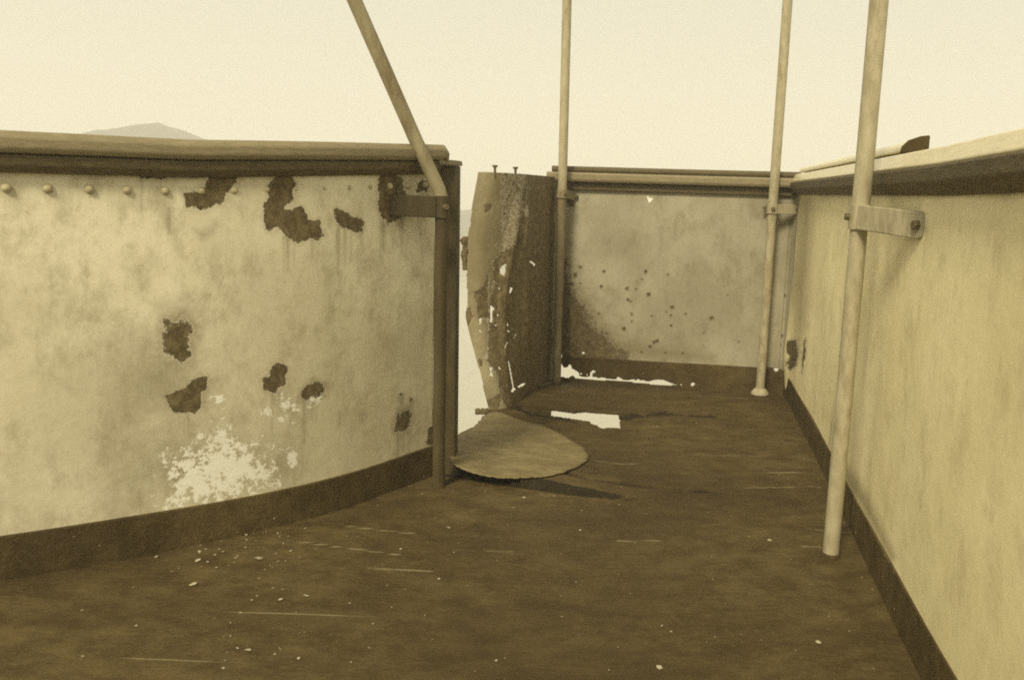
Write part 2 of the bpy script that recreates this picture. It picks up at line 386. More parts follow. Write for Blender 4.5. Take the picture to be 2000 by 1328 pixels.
def lip_shadef(XY):
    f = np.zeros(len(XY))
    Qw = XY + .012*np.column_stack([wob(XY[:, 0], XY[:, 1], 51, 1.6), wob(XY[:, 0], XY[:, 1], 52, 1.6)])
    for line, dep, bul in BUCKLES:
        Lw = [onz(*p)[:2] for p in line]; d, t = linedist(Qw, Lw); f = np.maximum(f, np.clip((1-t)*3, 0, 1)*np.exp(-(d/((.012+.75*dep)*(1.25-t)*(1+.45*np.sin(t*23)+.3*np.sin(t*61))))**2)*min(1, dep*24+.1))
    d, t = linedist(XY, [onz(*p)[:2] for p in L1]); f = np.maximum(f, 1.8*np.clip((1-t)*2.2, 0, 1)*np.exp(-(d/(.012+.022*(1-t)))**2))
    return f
SCR = [[(540, 1056), (680, 1074), (810, 1090)], [(655, 1028), (740, 1038), (830, 1047)], [(1195, 1057), (1300, 1056)], [(1570, 948), (1612, 955)], [(1572, 1034), (1612, 1037)], [(1560, 1068), (1612, 1071)], [(1150, 903), (1215, 908), (1255, 905)], [(1440, 955), (1570, 950)], [(930, 1075), (1020, 1078)], [(700, 1110), (860, 1118)]]
def scratchf(XY):
    f = np.zeros(len(XY))
    for line in SCR:
        d, t = linedist(XY, [onz(*p)[:2] for p in line]); f = np.maximum(f, np.exp(-(d/.008)**2)*np.clip(np.minimum(t, 1-t)*6+.2, 0, 1))
    return f
Z = deckz(XY)
Vd = np.column_stack([XY, Z]); Fq = grid_faces(len(xs), len(ys))
Fq = Fq[inside[Fq].max(1) < .012]
hole = zz([(95, 810), (170, 815), (360, 842), (480, 828), (600, 840), (870, 858), (885, 910), (908, 940), (890, 960), (900, 985), (890, 1005), (898, 1038), (750, 1030), (690, 1040), (650, 1032), (625, 1003), (552, 985), (550, 960), (95, 892)], 1060, 660, .17)
chink = zz([(905, 1008), (945, 998), (940, 1012), (910, 1018)], 1060, 660, .17)
slot = zz([(146, 900), (185, 900), (185, 995), (146, 995)], 1470, 620, .1355)
Fq = drop_inside(Vd, Fq, [hole, chink, slot])
Vd, Fq, at = compact(Vd, Fq, {'lip_shade': lip_shadef(XY), 'scratch': scratchf(XY)})
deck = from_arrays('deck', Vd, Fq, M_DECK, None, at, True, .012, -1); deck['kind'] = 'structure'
deck['label'] = 'dark buckled steel deck with a jagged hole'

# ---- raised lens of torn deck sheet by the gap
fl = zz([(100, 1100), (220, 962), (328, 838), (385, 808), (440, 815), (540, 860), (620, 880), (700, 900), (800, 945), (880, 995), (960, 1040), (995, 1090), (985, 1130), (900, 1180), (800, 1215), (690, 1235), (500, 1243), (350, 1238), (230, 1225), (100, 1195)], 850, 560, .3012)
px0, px1 = min(p[0] for p in fl), max(p[0] for p in fl)
B = []
for i in range(len(fl)):
    a, b = fl[i], fl[(i+1) % len(fl)]; n = max(2, int(math.hypot(b[0]-a[0], b[1]-a[1])/4))
    for t in np.linspace(0, 1, n, endpoint=False):
        p = (a[0]+(b[0]-a[0])*t + random.uniform(-.8, .8), a[1]+(b[1]-a[1])*t+random.uniform(-.8, .8))
        z = .018
        for _ in range(5): z = float(deckz(onz(*p, z)[None, :2], 0.0, True)[0])+.005
        B.append(onz(*p, z))
B = np.array(B); c = B.mean(0); nb = len(B); rings = 16

def flapz(P, t):
    edge = np.clip(1-(proj(P)[:, 0]-px0)/110, 0, 1)**2
    d = deckz(P[:, :2], 0.0, True)
    return d + .0045 + .028*edge + .002*(1-t*t) + .002*(1+wob(P[:, 0], P[:, 1], 31, 1.6, 3))*(1-t**3)
c[2] = flapz(c[None], 0)[0]
V = [c]; Fq = [(0, 1+k, 1+(k+1) % nb) for k in range(nb)]
for j in range(1, rings+1):
    t = j/rings; R_ = c+(B-c)*t; R_[:, 2] = flapz(R_, t); V += list(R_)
for j in range(rings-1): Fq += [(1+j*nb+k, 1+(j+1)*nb+k, 1+(j+1)*nb+(k+1) % nb, 1+j*nb+(k+1) % nb) for k in range(nb)]
flap = from_arrays('torn_deck_sheet', V, Fq, M_FLAP, None, None, True, .003, -1)
tag(flap, 'pale lens-shaped sheet of deck plating bent up beside the open gap', 'deck plate')

# ------------------------------------------------------------------ the port bulwark (left)
z1, k1 = (350, 190), .3088
z2, k2 = (350, 560), .4441
Z1 = lambda p: zz(p, *z1, k1)
Z2 = lambda p: zz(p, *z2, k2)
rust_L = [
 (Z1([(650, 430), (685, 445), (720, 560), (710, 630), (690, 670), (650, 690), (660, 720), (700, 720), (730, 700), (780, 695), (800, 770), (850, 790), (885, 770), (880, 820), (900, 880), (870, 910), (820, 890), (740, 920), (690, 890), (640, 830), (600, 815), (565, 850), (535, 800), (530, 690), (560, 640), (555, 570), (590, 520), (630, 480)]), 7),
 (Z1([(975, 705), (1000, 705), (1040, 720), (1080, 755), (1140, 775), (1155, 800), (1150, 840), (1110, 860), (1060, 840), (1020, 820), (990, 780), (975, 740)]), 6),
 (Z1([(1265, 480), (1330, 470), (1400, 520), (1395, 590), (1420, 620), (1420, 720), (1380, 770), (1310, 800), (1270, 750), (1250, 680), (1250, 580)]), 8),
 (Z1([(1490, 540), (1540, 515), (1570, 560), (1575, 600), (1490, 600)]), 8), (Z1([(1480, 695), (1560, 700), (1530, 745)]), 6),
 (Z1([(-260, 440), (345, 440), (360, 490), (330, 560), (290, 600), (270, 670), (200, 690), (125, 715), (50, 690), (20, 605), (120, 605), (160, 560), (180, 510), (20, 500), (-140, 520), (-250, 500)]), 9),
 (Z2([(-60, 150), (0, 175), (25, 140), (50, 190), (32, 250), (48, 300), (10, 340), (-40, 310), (-75, 240)]), 14),
 (Z2([(430, 335), (470, 355), (460, 430), (410, 465), (365, 450), (365, 400), (395, 390), (400, 360)]), 7),
 (Z2([(590, 410), (625, 425), (630, 465), (600, 490), (530, 500), (535, 460), (565, 435)]), 8),
 (Z2([(965, 560), (1000, 545), (1010, 565), (995, 610), (965, 635), (945, 630), (950, 595)]), 9),
 (Z2([(70, 400), (125, 390), (115, 450), (95, 455), (90, 520), (65, 555), (-30, 545), (-60, 480), (30, 440)]), 6),
 (Z2([(1090, 620), (1105, 615), (1110, 690), (1085, 690)]), 6), (Z2([(966, 468), (975, 468), (974, 484), (966, 484)]), 3), (Z2([(1008, 486), (1018, 488), (1016, 504), (1008, 502)]), 3)]
soft_L = [(Z2([(-300, 640), (60, 560), (250, 640), (420, 700), (520, 830), (420, 890), (-300, 1000)]), 150), (Z2([(-300, 250), (0, 200), (120, 360), (160, 560), (-300, 620)]), 120), (Z2([(-40, 90), (20, 60), (60, 120), (75, 200), (60, 290), (10, 360), (-50, 330), (-75, 220)]), 30), (Z2([(-90, 90), (20, 50), (90, 150), (95, 260), (50, 370), (-60, 390), (-120, 240)]), 45), (Z2([(590, 395), (660, 420), (640, 480), (590, 515), (510, 515), (520, 450)]), 14),
          (Z2([(950, 530), (1015, 510), (1025, 570), (1000, 630), (955, 655), (930, 640)]), 14), (Z2([(405, 470), (425, 470), (425, 520), (410, 520)]), 12), (Z2([(525, 570), (560, 570), (550, 640), (525, 630)]), 12),
          (Z2([(690, 540), (705, 545), (702, 610), (694, 610)]), 8), (Z1([(80, 830), (160, 850), (240, 780), (220, 860), (140, 900)]), 22)]
white_patch_L = [(Z2([(-60, 760), (50, 690), (120, 650), (200, 620), (310, 680), (400, 760), (420, 850), (300, 920), (100, 960), (-60, 965)]), 75), (Z2([(140, 480), (200, 480), (200, 520), (140, 520)]), 26), (Z2([(340, 530), (390, 530), (390, 560), (340, 560)]), 24),  # white patches added to the wall, copying emulsion damage
          (Z2([(440, 470), (510, 500), (500, 600), (430, 600)]), 30), (Z2([(560, 470), (620, 480), (600, 520), (560, 510)]), 22), (Z2([(460, 720), (520, 720), (550, 800), (480, 810)]), 30)]
for poly, w in list(rust_L):
    xs_ = [q[0] for q in poly]; yb = max(q[1] for q in poly)
    for _ in range(4):
        x = random.uniform(min(xs_)+3, max(xs_)-3); yy = max([q[1] for q in poly if abs(q[0]-x) < 14] or [yb]); ln = random.uniform(25, 95); ww = random.uniform(2, 6)
        soft_L.append(([(x-ww, yy-6), (x+ww, yy-6), (x+ww*.3, yy+ln), (x-ww*.3, yy+ln)], 7))
end_L = (-.488, 2.965)
zL = lambda t: np.interp(t, [0, .71, 1], [-.045, -.018, .030])
bl = thing('port_bulwark', 'pale painted steel bulwark with dark rust blotches and a rail, ending at the gap', 'bulwark', (-.49, 2.96, 0))
wall_sheet('plate', P_L, lambda t: 1.125+zL(t), M_WALL_L, bl, .006, .005, 0.0, lambda s, z, L: .006*wob(s, z, 4, .7, 2), (), rust_L, soft_L, white_patch_L)
sweep('waterway_bar', P_L, [(-.006, -.01), (.012, -.01), (.012, .118), (-.006, .118)], M_DECK, bl)
sweep('rail', P_L, [(-.055, 1.098), (.052, 1.098), (.060, 1.110), (.060, 1.134), (.045, 1.150), (-.045, 1.150), (-.055, 1.14)], M_WOOD, bl, .03, zL)
sweep('rail_angle', P_L, [(.006, 1.052), (.024, 1.052), (.040, 1.070), (.044, 1.095), (.006, 1.095)], M_WOODD, bl, .03, zL)
# rounded rail end and pointed steel flange past it
e = Vector((*end_L, 0)); tdir = Vector((.256, .396, 0)).normalized(); ndir = Vector((tdir.y, -tdir.x, 0))
V = []; pr = [(-.055, 1.098), (.055, 1.098), (.06, 1.125), (.04, 1.15), (-.04, 1.15), (-.055, 1.135)]
for i in range(7):
    a = i/6; m = math.cos(a*1.35)
    for n, z in pr: V.append(tuple(e+tdir*(math.sin(a*1.35)*.05+.001)+ndir*n*m+Vector((0, 0, .030+1.098+(z-1.098)*(.35+.65*m)))))
k = 6; Fq = [(i*k+j, i*k+(j+1) % k, (i+1)*k+(j+1) % k, (i+1)*k+j) for i in range(6) for j in range(k)]+[tuple(range(36, 42))]
from_arrays('rail_end', V, Fq, M_WOOD, bl, None, True)
fp = [(-.02, -.045), (-.02, .05), (.06, .052), (.11, .035), (.15, .004), (.10, -.03)]
V = [tuple(e+tdir*a+ndir*b+Vector((0, 0, h-(.006 if a > .12 else 0)*(h > 1.12)))) for h in (1.1165, 1.131) for a, b in fp]
from_arrays('flange', V, [tuple(range(6))[::-1], tuple(range(6, 12))]+[(i, (i+1) % 6, 6+(i+1) % 6, 6+i) for i in range(6)], M_WOOD, bl, None, False)
# end post: an angle bar whose broad leg faces the wing
pc = Vector((-.452, 3.005, 0))
bar('end_post', (-.440, 2.992, -.012), (-.440, 2.992, 1.114), (1, .1, 0), .064, .012, M_POST, bl, False, .002)
bar('post_leg', (-.412, 3.035, -.012), (-.412, 3.035, 1.114), (0, 1, 0), .07, .010, M_POST, bl, False, .002)
riv = dome_mesh('rivet', .0125, .014, M_RIVW)
def rivet_row(P, z, sp, parent, me, s0=.04, off=0.0, zf=None, skip=None):
    s, R, T = smooth_path(P, .005); q = s0
    while q < s[-1]-.02:
        i = int(np.searchsorted(s, q)); i = min(i, len(s)-1); n = Vector((T[i, 1], -T[i, 0], 0))
        p = Vector((R[i, 0], R[i, 1], z+(zf(q/s[-1]) if zf else 0)))+n*off
        x, y = proj(np.array(p)); 
        if -60 < x < 2080 and p.y > .3: put('rivet', me, p, n, parent, random.uniform(.9, 1.08))
        q += sp
rivet_row(P_L, 1.016, .088, bl, riv, .03, .003, zL)
rebase(bl)

# ------------------------------------------------------------------ far bulwark
Z3 = lambda p: zz(p, 850, 280, .2561)
Z4 = lambda p: zz(p, 850, 560, .3012)
Z5 = lambda p: zz(p, 1060, 660, .17)
_r2 = random.Random(3); SPOTS = [(_r2.uniform(1120, 1330) if i < 24 else _r2.uniform(1120, 1540), _r2.uniform(520, 690), _r2.choice([1.2, 1.5, 2, 2.6, 3.4])) for i in range(40)]
hole_F = [Z5([(150, 322), (185, 310), (210, 288), (240, 330), (280, 340), (300, 305), (330, 305), (330, 345), (380, 365), (425, 400), (420, 430), (470, 445), (540, 440), (545, 395), (580, 365), (612, 375), (600, 402), (570, 405), (575, 440), (650, 455), (680, 445), (760, 468), (840, 475), (860, 440), (900, 455), (920, 475), (1000, 478), (1040, 468), (1070, 485), (1100, 465), (1120, 485), (1165, 482), (1210, 500), (1290, 475), (1390, 478), (1450, 505), (1550, 540), (1390, 545), (1280, 540), (1200, 522), (1090, 512), (850, 492), (590, 480), (380, 462), (345, 430), (290, 460), (150, 432)]),
          Z5([(175, 185), (200, 172), (226, 195), (205, 268), (180, 268)]), Z5([(452, 160), (475, 152), (483, 175), (465, 188), (450, 180)]), Z5([(1700, 520), (1730, 505), (1750, 522), (1740, 545), (1700, 548)]), Z5([(1578, 535), (1590, 520), (1602, 550)]), Z5([(425, 405), (445, 395), (460, 412), (440, 425)]), Z5([(497, 420), (512, 408), (525, 420), (512, 435)]),
          zz([(300, 745), (318, 720), (352, 717), (374, 745), (360, 775), (322, 780)], 1470, 620, .1355)]
rust_F = [*[([(x-r, y-r*.7), (x+r*.8, y-r), (x+r, y+r*.6), (x-r*.5, y+r)], 2.5) for x, y, r in SPOTS], ([(1020, 380), (1080, 395), (1092, 480), (1102, 545), (1122, 585), (1142, 612), (1160, 640), (1186, 668), (1220, 700), (1220, 760), (1000, 760), (1000, 380)], 22), ([(1062, 470), (1075, 464), (1088, 480), (1078, 492), (1065, 488)], 6), ([(1074, 530), (1092, 520), (1098, 545), (1080, 575)], 8),
          ([(1112, 552), (1121, 551), (1122, 559), (1114, 560)], 3), ([(1134, 599), (1142, 599), (1142, 608), (1134, 608)], 4), ([(1105, 390), (1120, 388), (1120, 404), (1106, 403)], 4), ([(1490, 405), (1502, 400), (1504, 424), (1493, 425)], 5),
          (zz([(330, 180), (360, 175), (440, 260), (420, 285)], 1470, 620, .1355), 4), (zz([(500, 330), (660, 320), (685, 560), (640, 700), (540, 760), (490, 640), (560, 560), (505, 480)], 1470, 620, .1355), 7)]
soft_F = [([(1060, 400), (1112, 420), (1120, 540), (1155, 590), (1195, 640), (1270, 700), (1060, 720)], 40), ([(1190, 655), (1400, 690), (1400, 710), (1180, 696)], 20), ([(1505, 430), (1570, 420), (1570, 720), (1540, 720), (1540, 470)], 20)]
bf = thing('end_bulwark', 'grey stained steel bulwark across the wing end, torn away from the deck below', 'bulwark', (.52, 4.8, 0))
def disp_F(s, z, L): return .005*wob(s, z, 8, .8, 2) - .05*np.exp(-((s-.12)/.22)**2)*np.exp(-(z/.25)**2)
wall_sheet('plate', P_F, 1.165, M_WALL_F, bf, .0045, .0045, -.03, disp_F, hole_F, rust_F, soft_F, [([(1264, 385), (1276, 388), (1272, 398), (1264, 396)], 6)])
P_F2 = seg_path(P_F, .0, 1.0)
# lower dark band: a thin bar fixed to the plate, torn through with it
s, R, T = smooth_path(P_F, .0045); N = np.stack([T[:, 1], -T[:, 0]], 1); nv = 34; zv = np.linspace(-.03, .128, nv)
SS = np.repeat(s, nv); ZZ = np.tile(zv, len(s)); Dn = disp_F(SS, ZZ, s[-1])+.009
Vb = np.column_stack([np.repeat(R, nv, 0)+np.repeat(N, nv, 0)*Dn[:, None], ZZ]); Fb = drop_inside(Vb, grid_faces(len(s), nv)[:, ::-1], hole_F)
Vb, Fb, _ = compact(Vb, Fb, {}); from_arrays('waterway_bar', Vb, Fb, M_DECK, bf, None, True, .006, -1)
sweep('rail', P_F, [(-.055, 1.112), (.064, 1.112), (.072, 1.125), (.072, 1.155), (.066, 1.163), (-.055, 1.163)], M_WOOD, bf)
sweep('rail_cap', [(-.125, 4.764)]+P_F[1:], [(-.045, 1.165), (.030, 1.165), (.036, 1.176), (.036, 1.190), (.028, 1.197), (-.045, 1.197)], M_WOODD, bf)
sweep('rail_angle', P_F, [(.006, 1.07), (.032, 1.07), (.036, 1.109), (.006, 1.109)], M_WOODD, bf)
sweep('corner_strap', seg_path(P_F, .905, .985), [(.004, .13), (.012, .13), (.012, 1.05), (.004, 1.05)], M_WALL_F, bf)
rivf = dome_mesh('rivet', .010, .006, M_RIVW)
rivet_row(P_F, 1.045, .085, bf, rivf, .16, .002)
rebase(bf)

# ------------------------------------------------------------------ torn plate at the gap
P_T = [(-.40, 3.945), (-.318, 3.968), (-.262, 4.10), (-.195, 4.42), (-.125, 4.66), (-.08, 4.77)]
edge_y = [330, 400, 470, 550, 620, 650, 720, 770, 806]; edge_x = [932, 919, 907, 905, 904, 911, 930, 942, 952]
zs = np.linspace(0, 1.2, 25); ex = np.array([np.interp(proj(np.array([-.4, 3.945, z]))[1], edge_y, edge_x) for z in zs])
dxe = np.array([ony(x, proj(np.array([-.4, 3.945, z]))[1], 3.945)[0]+.40 for x, z in zip(ex, zs)])
def torn_sheet(parent):
    s, R, T = smooth_path(P_T, .004); N = np.stack([T[:, 1], -T[:, 0]], 1); nv = 290; L = s[-1]
    zt = 1.125 + .012*(s/L)
    v = np.linspace(0, 1, nv); SS = np.repeat(s, nv); ZZ = np.outer(zt, v).reshape(-1); U = SS/L
    stiff = np.clip(U*6, 0, 1)*np.clip((1-U)*5, 0, 1)*np.clip(ZZ*5, 0.1, 1)*np.clip((1.08-ZZ)*5, 0, 1)
    D = .005*wob(SS*1.5, ZZ*.8, 12, 1.0, 2)*stiff
    for s0, w, a, sl, zc, zw in [(.215, .045, .024, .20, .80, .24), (.27, .03, -.026, .20, .76, .22), (.33, .04, .024, .24, .86, .16), (.17, .030, .020, .05, .45, .22), (.36, .05, .024, -.1, .45, .25), (.52, .06, -.02, .1, .6, .3)]:
        x = np.abs(SS-s0-sl*(ZZ-zc))/w                                   # sharp-backed creases
        D += a*np.clip(1-x, 0, 1)**.8*np.exp(-((ZZ-zc)/zw)**2)*np.clip((1.10-ZZ)*6, 0, 1)
    XY = np.repeat(R, nv, 0)+np.repeat(N, nv, 0)*D[:, None]
    XY[:, 0] += np.interp(ZZ, zs, dxe)*np.exp(-(SS/.22)**2)
    V = np.column_stack([XY, ZZ]); Fq = grid_faces(len(s), nv)[:, ::-1]
    holes = [Z3([(485, 960), (505, 935), (540, 915), (533, 965), (530, 1015), (487, 990)]), Z3([(706, 905), (730, 893), (765, 925), (750, 942), (735, 920)]), Z3([(555, 1150), (570, 1095), (590, 1105), (575, 1140)]), Z3([(476, 1098), (488, 1100), (490, 1115), (480, 1115)]),
             Z4([(350, 115), (372, 130), (385, 145), (370, 160), (372, 200), (365, 235), (352, 232)]), Z4([(285, 205), (301, 207), (295, 240), (284, 240)]), Z4([(382, 228), (400, 250), (385, 257)]), Z4([(463, 218), (473, 250), (459, 257)]),
             Z4([(500, 335), (516, 300), (526, 303), (508, 335)]), Z4([(443, 400), (460, 353), (469, 360), (450, 404)]), Z4([(464, 478), (476, 478), (492, 560), (508, 650), (524, 665), (492, 687), (484, 677), (496, 655), (480, 570)]), Z4([(523, 648), (560, 625), (588, 618), (575, 638), (540, 657)]),
             Z4([(345, 520), (372, 520), (362, 545), (373, 577), (351, 577), (356, 545)]), Z4([(400, 508), (427, 530), (408, 536)]), Z4([(285, 280), (300, 283), (297, 293), (286, 292)]), Z4([(398, 172), (410, 175), (407, 190), (398, 188)]), Z4([(460, 284), (482, 285), (481, 292), (461, 292)])]
    Fq = drop_inside(V, Fq, holes)
    # ragged bite marks at the free edge and along the foot
    bite = (SS < .012+.012*np.abs(wob(ZZ, ZZ*0, 77, 2.5, 4))*(ZZ < .95))
    Fq = Fq[~bite[Fq].all(1)]
    Q = proj(V)
    inner = np.clip((SS-(.085+.035*np.clip(ZZ, 0, 1))-.05*wob(ZZ, SS, 5, 2.2, 3)*.7)/.06+.5, 0, 1)
    low = np.clip((.84+.35*(U-.35)+.09*wob(SS*2, ZZ, 6, 1.5, 3)-ZZ)/.12+.5, 0, 1)
    rust = np.maximum(inner*low*.95, inner*(.44+.3*np.clip((U-.3)*3, 0, 1)))*np.clip((1.02-U)*6, .25, 1)
    for poly, w in [(Z3([(370, 480), (400, 455), (430, 465), (420, 520), (380, 535)]), 5), (Z3([(300, 1150), (360, 1095), (400, 1000), (400, 1328), (330, 1328)]), 7), (Z4([(185, 160), (230, 140), (245, 200), (215, 260), (190, 230)]), 7), (Z4([(245, 40), (300, 10), (280, 80)]), 5), (Z4([(330, 740), (420, 700), (410, 800), (330, 830)]), 8), (Z4([(285, 470), (310, 480), (305, 520), (290, 520)]), 4)]:
        rust = np.maximum(rust, np.clip(.5-sdf(Q, poly)/(2*w), 0, 1))
    a = {'rust': rust, 'soft': inner*.8, 'white_patch': np.zeros(len(Q)), 'height': ZZ}
    V, Fq, a = compact(V, Fq, a)
    return from_arrays('plate', V, Fq, M_TORN, parent, a, True, .006, -1), R, T
tp = thing('torn_plate', 'crumpled rust-blackened hull plate full of ragged holes beside the gap', 'steel plate', (-.3, 4.1, 0))
_, Rt, Tt = torn_sheet(tp)
for px in (966, 1007):                     # bolts left standing where the rail was ripped off
    j = min(range(len(Rt)), key=lambda i: abs(proj(np.array([Rt[i, 0]+np.interp(1.1, zs, dxe)*math.exp(-((i*.004)/.22)**2), Rt[i, 1], 1.12]))[0]-px))
    b0 = Vector((Rt[j, 0]+float(np.interp(1.1, zs, dxe))*math.exp(-((j*.004)/.22)**2), Rt[j, 1]-.004, 1.10))
    tube('bolt', [b0, b0+Vector((0, 0, .048)), b0+Vector((0, 0, .050)), b0+Vector((0, 0, .058))], [.006, .006, .012, .013], M_BOLT, tp, 10)
# ragged lip of the outer skin sticking out behind the free edge
V = []; Fq = []; n = 40
for i in range(n):
    y = 462+i*(528-462)/(n-1); t = i/(n-1); w = 1+7*math.exp(-((t-.12)/.10)**2)+4*math.exp(-((t-.55)/.2)**2)+1.6*random.random()
    xe = np.interp(y, edge_y, edge_x); V += [tuple(ony(xe+10, y, 3.975)), tuple(ony(xe-w, y, 3.985))]
Fq = [(2*i, 2*i+2, 2*i+3, 2*i+1) for i in range(n-1)]
from_arrays('ragged_lip', V, Fq, M_RUST, tp, None, True, .005, 0)
V = []; n = 12
for i in range(n):
    x = 928+i*(966-928)/(n-1); h = 6*abs(math.sin(i*1.9+.4))+2
    V += [tuple(ony(x, 801-h*.6, 3.96)), tuple(ony(x, 808+h*.25, 3.955))]
from_arrays('ragged_foot', V, [(2*i, 2*i+2, 2*i+3, 2*i+1) for i in range(n-1)], M_RUST, tp, None, True, .008, 0)
rebase(tp)

# plating curled down outside the deck edge
V = []; nu, nv = 22, 12
for i in range(nu):
    a = i/(nu-1)*2.7
    for j in range(nv):
        t = j/(nv-1); r = .10*(1-.25*t)
        V.append((-.412-.085*math.sin(a)+.03*(1-t)*-1+.006*math.sin(j*1.7+i*.6), 3.25+.48*t+.01*math.sin(i*.9), -.10+math.cos(a)*r))
curl = from_arrays('curled_plating', V, grid_faces(nu, nv), M_RUST, None, None, True, .008, 0)
tag(curl, 'dark strip of plating curled over outside the torn deck edge', 'steel plate')

# ------------------------------------------------------------------ starboard bulwark (right)
zR = lambda t: np.interp(t, [0, .25, .45, 1], [.040, .018, .0, .0])
br = thing('starboard_bulwark', 'long pale painted steel bulwark under a rail coloured bright as if lit', 'bulwark', (.99, 3.03, 0))
def disp_R(s, z, L):
    return .005*wob(s, z, 14, .6, 2) + .022*np.exp(-((s-.16)/.09)**2)*np.exp(-((z-.22)/.16)**2)
hole_R = [zz([(776, 340), (792, 338), (795, 398), (780, 398)], 1470, 620, .1355), zz([(612, 405), (660, 415), (658, 430), (620, 422)], 1470, 620, .1355), zz([(585, 635), (600, 612), (640, 615), (640, 632), (605, 642)], 1470, 620, .1355)]
rust_R = [(zz([(762, 300), (785, 300), (790, 500), (765, 640), (735, 820), (745, 600)], 1470, 620, .1355), 4), (zz([(500, 330), (660, 320), (685, 560), (640, 700), (540, 760), (490, 640), (560, 560), (505, 480)], 1470, 620, .1355), 7), ([(1605, 868), (1622, 878), (1620, 884), (1604, 876)], 4)]
soft_R = [*[([(x-1.5, 366-.12*(x-1600)), (x+1.5, 366-.12*(x-1600)), (x+1, 386-.1*(x-1600)+h), (x-1, 386-.1*(x-1600)+h)], 4) for x, h in [(1604+9.5*i+random.uniform(-3, 3), random.uniform(0, 26)) for i in range(24)]], ([(1652, 640), (1657, 640), (1628, 872), (1621, 872)], 5), ([(1600, 880), (1640, 870), (1700, 960), (1760, 1090), (1745, 1100), (1690, 1000)], 16), ([(1830, 320), (1990, 250), (1990, 390), (1860, 372), (1820, 372)], 26), ([(1560, 380), (1600, 375), (1590, 520), (1580, 640), (1560, 700), (1545, 560)], 22), ([(1795, 425), (1815, 418), (1820, 455), (1800, 462)], 14), ([(1600, 372), (1850, 350), (1850, 385), (1600, 392)], 18), ([(1690, 372), (1716, 372), (1700, 410), (1690, 410)], 9)]  # drips and stains, plus corner and under-rail shade painted in
wall_sheet('plate', P_R, lambda t: 1.13+zR(t), M_WALL_R, br, .007, .006, 0.0, disp_R, hole_R, rust_R, soft_R, ())
sweep('waterway_bar', P_R, [(-.006, -.01), (.011, -.01), (.011, .118), (-.006, .118)], M_DECK, br)
sweep('rail', P_R, [(-.055, 1.103), (.040, 1.103), (.046, 1.107), (.034, 1.144), (-.055, 1.152)], M_RAILP, br, .03, zR)
sweep('rail_angle', P_R, [(.006, 1.040), (.022, 1.040), (.054, 1.068), (.060, 1.1015), (.006, 1.1015)], M_WOODD, br, .03, zR)
sweep('lap_strap', seg_path(P_R, .258, .285), [(.002, .119), (.009, .119), (.009, 1.038), (.002, 1.038)], M_WALL_R, br)
sweep('corner_angle', [(1.190, 4.612), (1.200, 4.56), (1.192, 4.505)], [(.002, .12), (.011, .12), (.011, 1.07), (.002, 1.07)], M_WALL_F, br)
rivr = dome_mesh('rivet', .009, .005, M_RIVW)
rivet_row(P_R, 1.02, .075, br, rivr, .1, .002, zR)
rebase(br)
s, R, T = smooth_path(P_R, .01); jb = int(np.argmin(np.abs(proj(np.column_stack([R, np.full(len(R), 1.17)]))[:, 0]-1783)+9e3*(R[:, 1] < 1))); pe = R[jb]; te = T[jb]; tb = s[jb]/s[-1]
bat = sweep('rail_batten', seg_path(P_R, .02, tb), [(-.040, 1.1535), (.020, 1.1535), (.020, 1.168), (.008, 1.180), (-.040, 1.180)], M_RAILP, None, .03, lambda t: float(zR(t*(tb-.02)+.02)))
tag(bat, 'thin pale batten lying along the top of the bright rail', 'batten')

stop = sweep('batten_stop', [tuple(pe+te*.002), tuple(pe+te*.012), tuple(pe+te*.022)], [(-.035, 1.153), (.034, 1.153), (.030, 1.170), (.015, 1.186), (-.012, 1.196), (-.035, 1.199)], M_BOOT, None, .006)
tag(stop, 'small dark wedge block stopping the end of the pale batten', 'block')

# ------------------------------------------------------------------ awning stanchions
hexb = hex_mesh('bolt', .013, .012, M_BOLT); hexs = hex_mesh('bolt', .011, .010, M_BOLT)
def stanchion(label, base, lower, upper, clamp_z, r, wall_pt, mats, barw=.055, foot=True):
    """base: foot on deck; lower/upper: pipe points; wall_pt: where the bracket is bolted to the bulwark"""
    st = thing('awning_stanchion', label, 'stanchion', base, 'pipe stanchions clamped to the bulwarks')
    tube('lower_pipe', lower, r*.95, mats[0], st, 22); tube('upper_pipe', upper, r, mats[1], st, 22)
    c = Vector(lower[-1]); c.z = clamp_z
    cl = tube('clamp', [c-Vector((0, 0, barw*.52)), c-Vector((0, 0, barw*.50)), c+Vector((0, 0, barw*.50)), c+Vector((0, 0, barw*.52))], [r*1.02, r*1.22, r*1.22, r*1.02], mats[2], st, 22)
    w = Vector(wall_pt); d = (w-c); d.z = 0; d.normalize(); side = Vector((d.y, -d.x, 0))
    if side.dot(-c.xy.to_3d()) < 0: side = -side
    bk = bar('bracket', c+d*r*.9+side*r*.7, w, (0, 0, 1), barw, .010, mats[2], st, True)
    put('bolt', hexs, c+side*r*1.2-d*r*.35, side-d*.3, cl)
    put('bolt', hexb, w+side*.006, side, bk)
    if foot: tube('foot', [Vector(base)+Vector((0, 0, -.004)), Vector(base)+Vector((0, 0, .010)), Vector(base)+Vector((0, 0, .03))], [r*1.9, r*1.8, r*1.05], mats[0], st, 22)
    if not foot: tube('foot_ring', [Vector(base)+Vector((0, 0, -.006)), Vector(base)+Vector((0, 0, .012)), Vector(base)+Vector((0, 0, .016))], [r*1.12, r*1.10, r*.98], M_BOOT, st, 22)
    rebase(st); return st
# near starboard pipe
b = onz(1622, 1088, 0.0)
bx, by = b[0], b[1]
stanchion('thick cream pipe stanchion on the pale wall, its flat bracket bolted to the bright-railed bulwark', (bx, by, 0), [(bx, by, .012), (bx, by, .98)], [(bx, by, .97), (bx+.002, by, 2.5)], .985, .0245, (.834, 2.06, .972), (M_PIPE, M_PIPE, M_PIPE), .066, False)
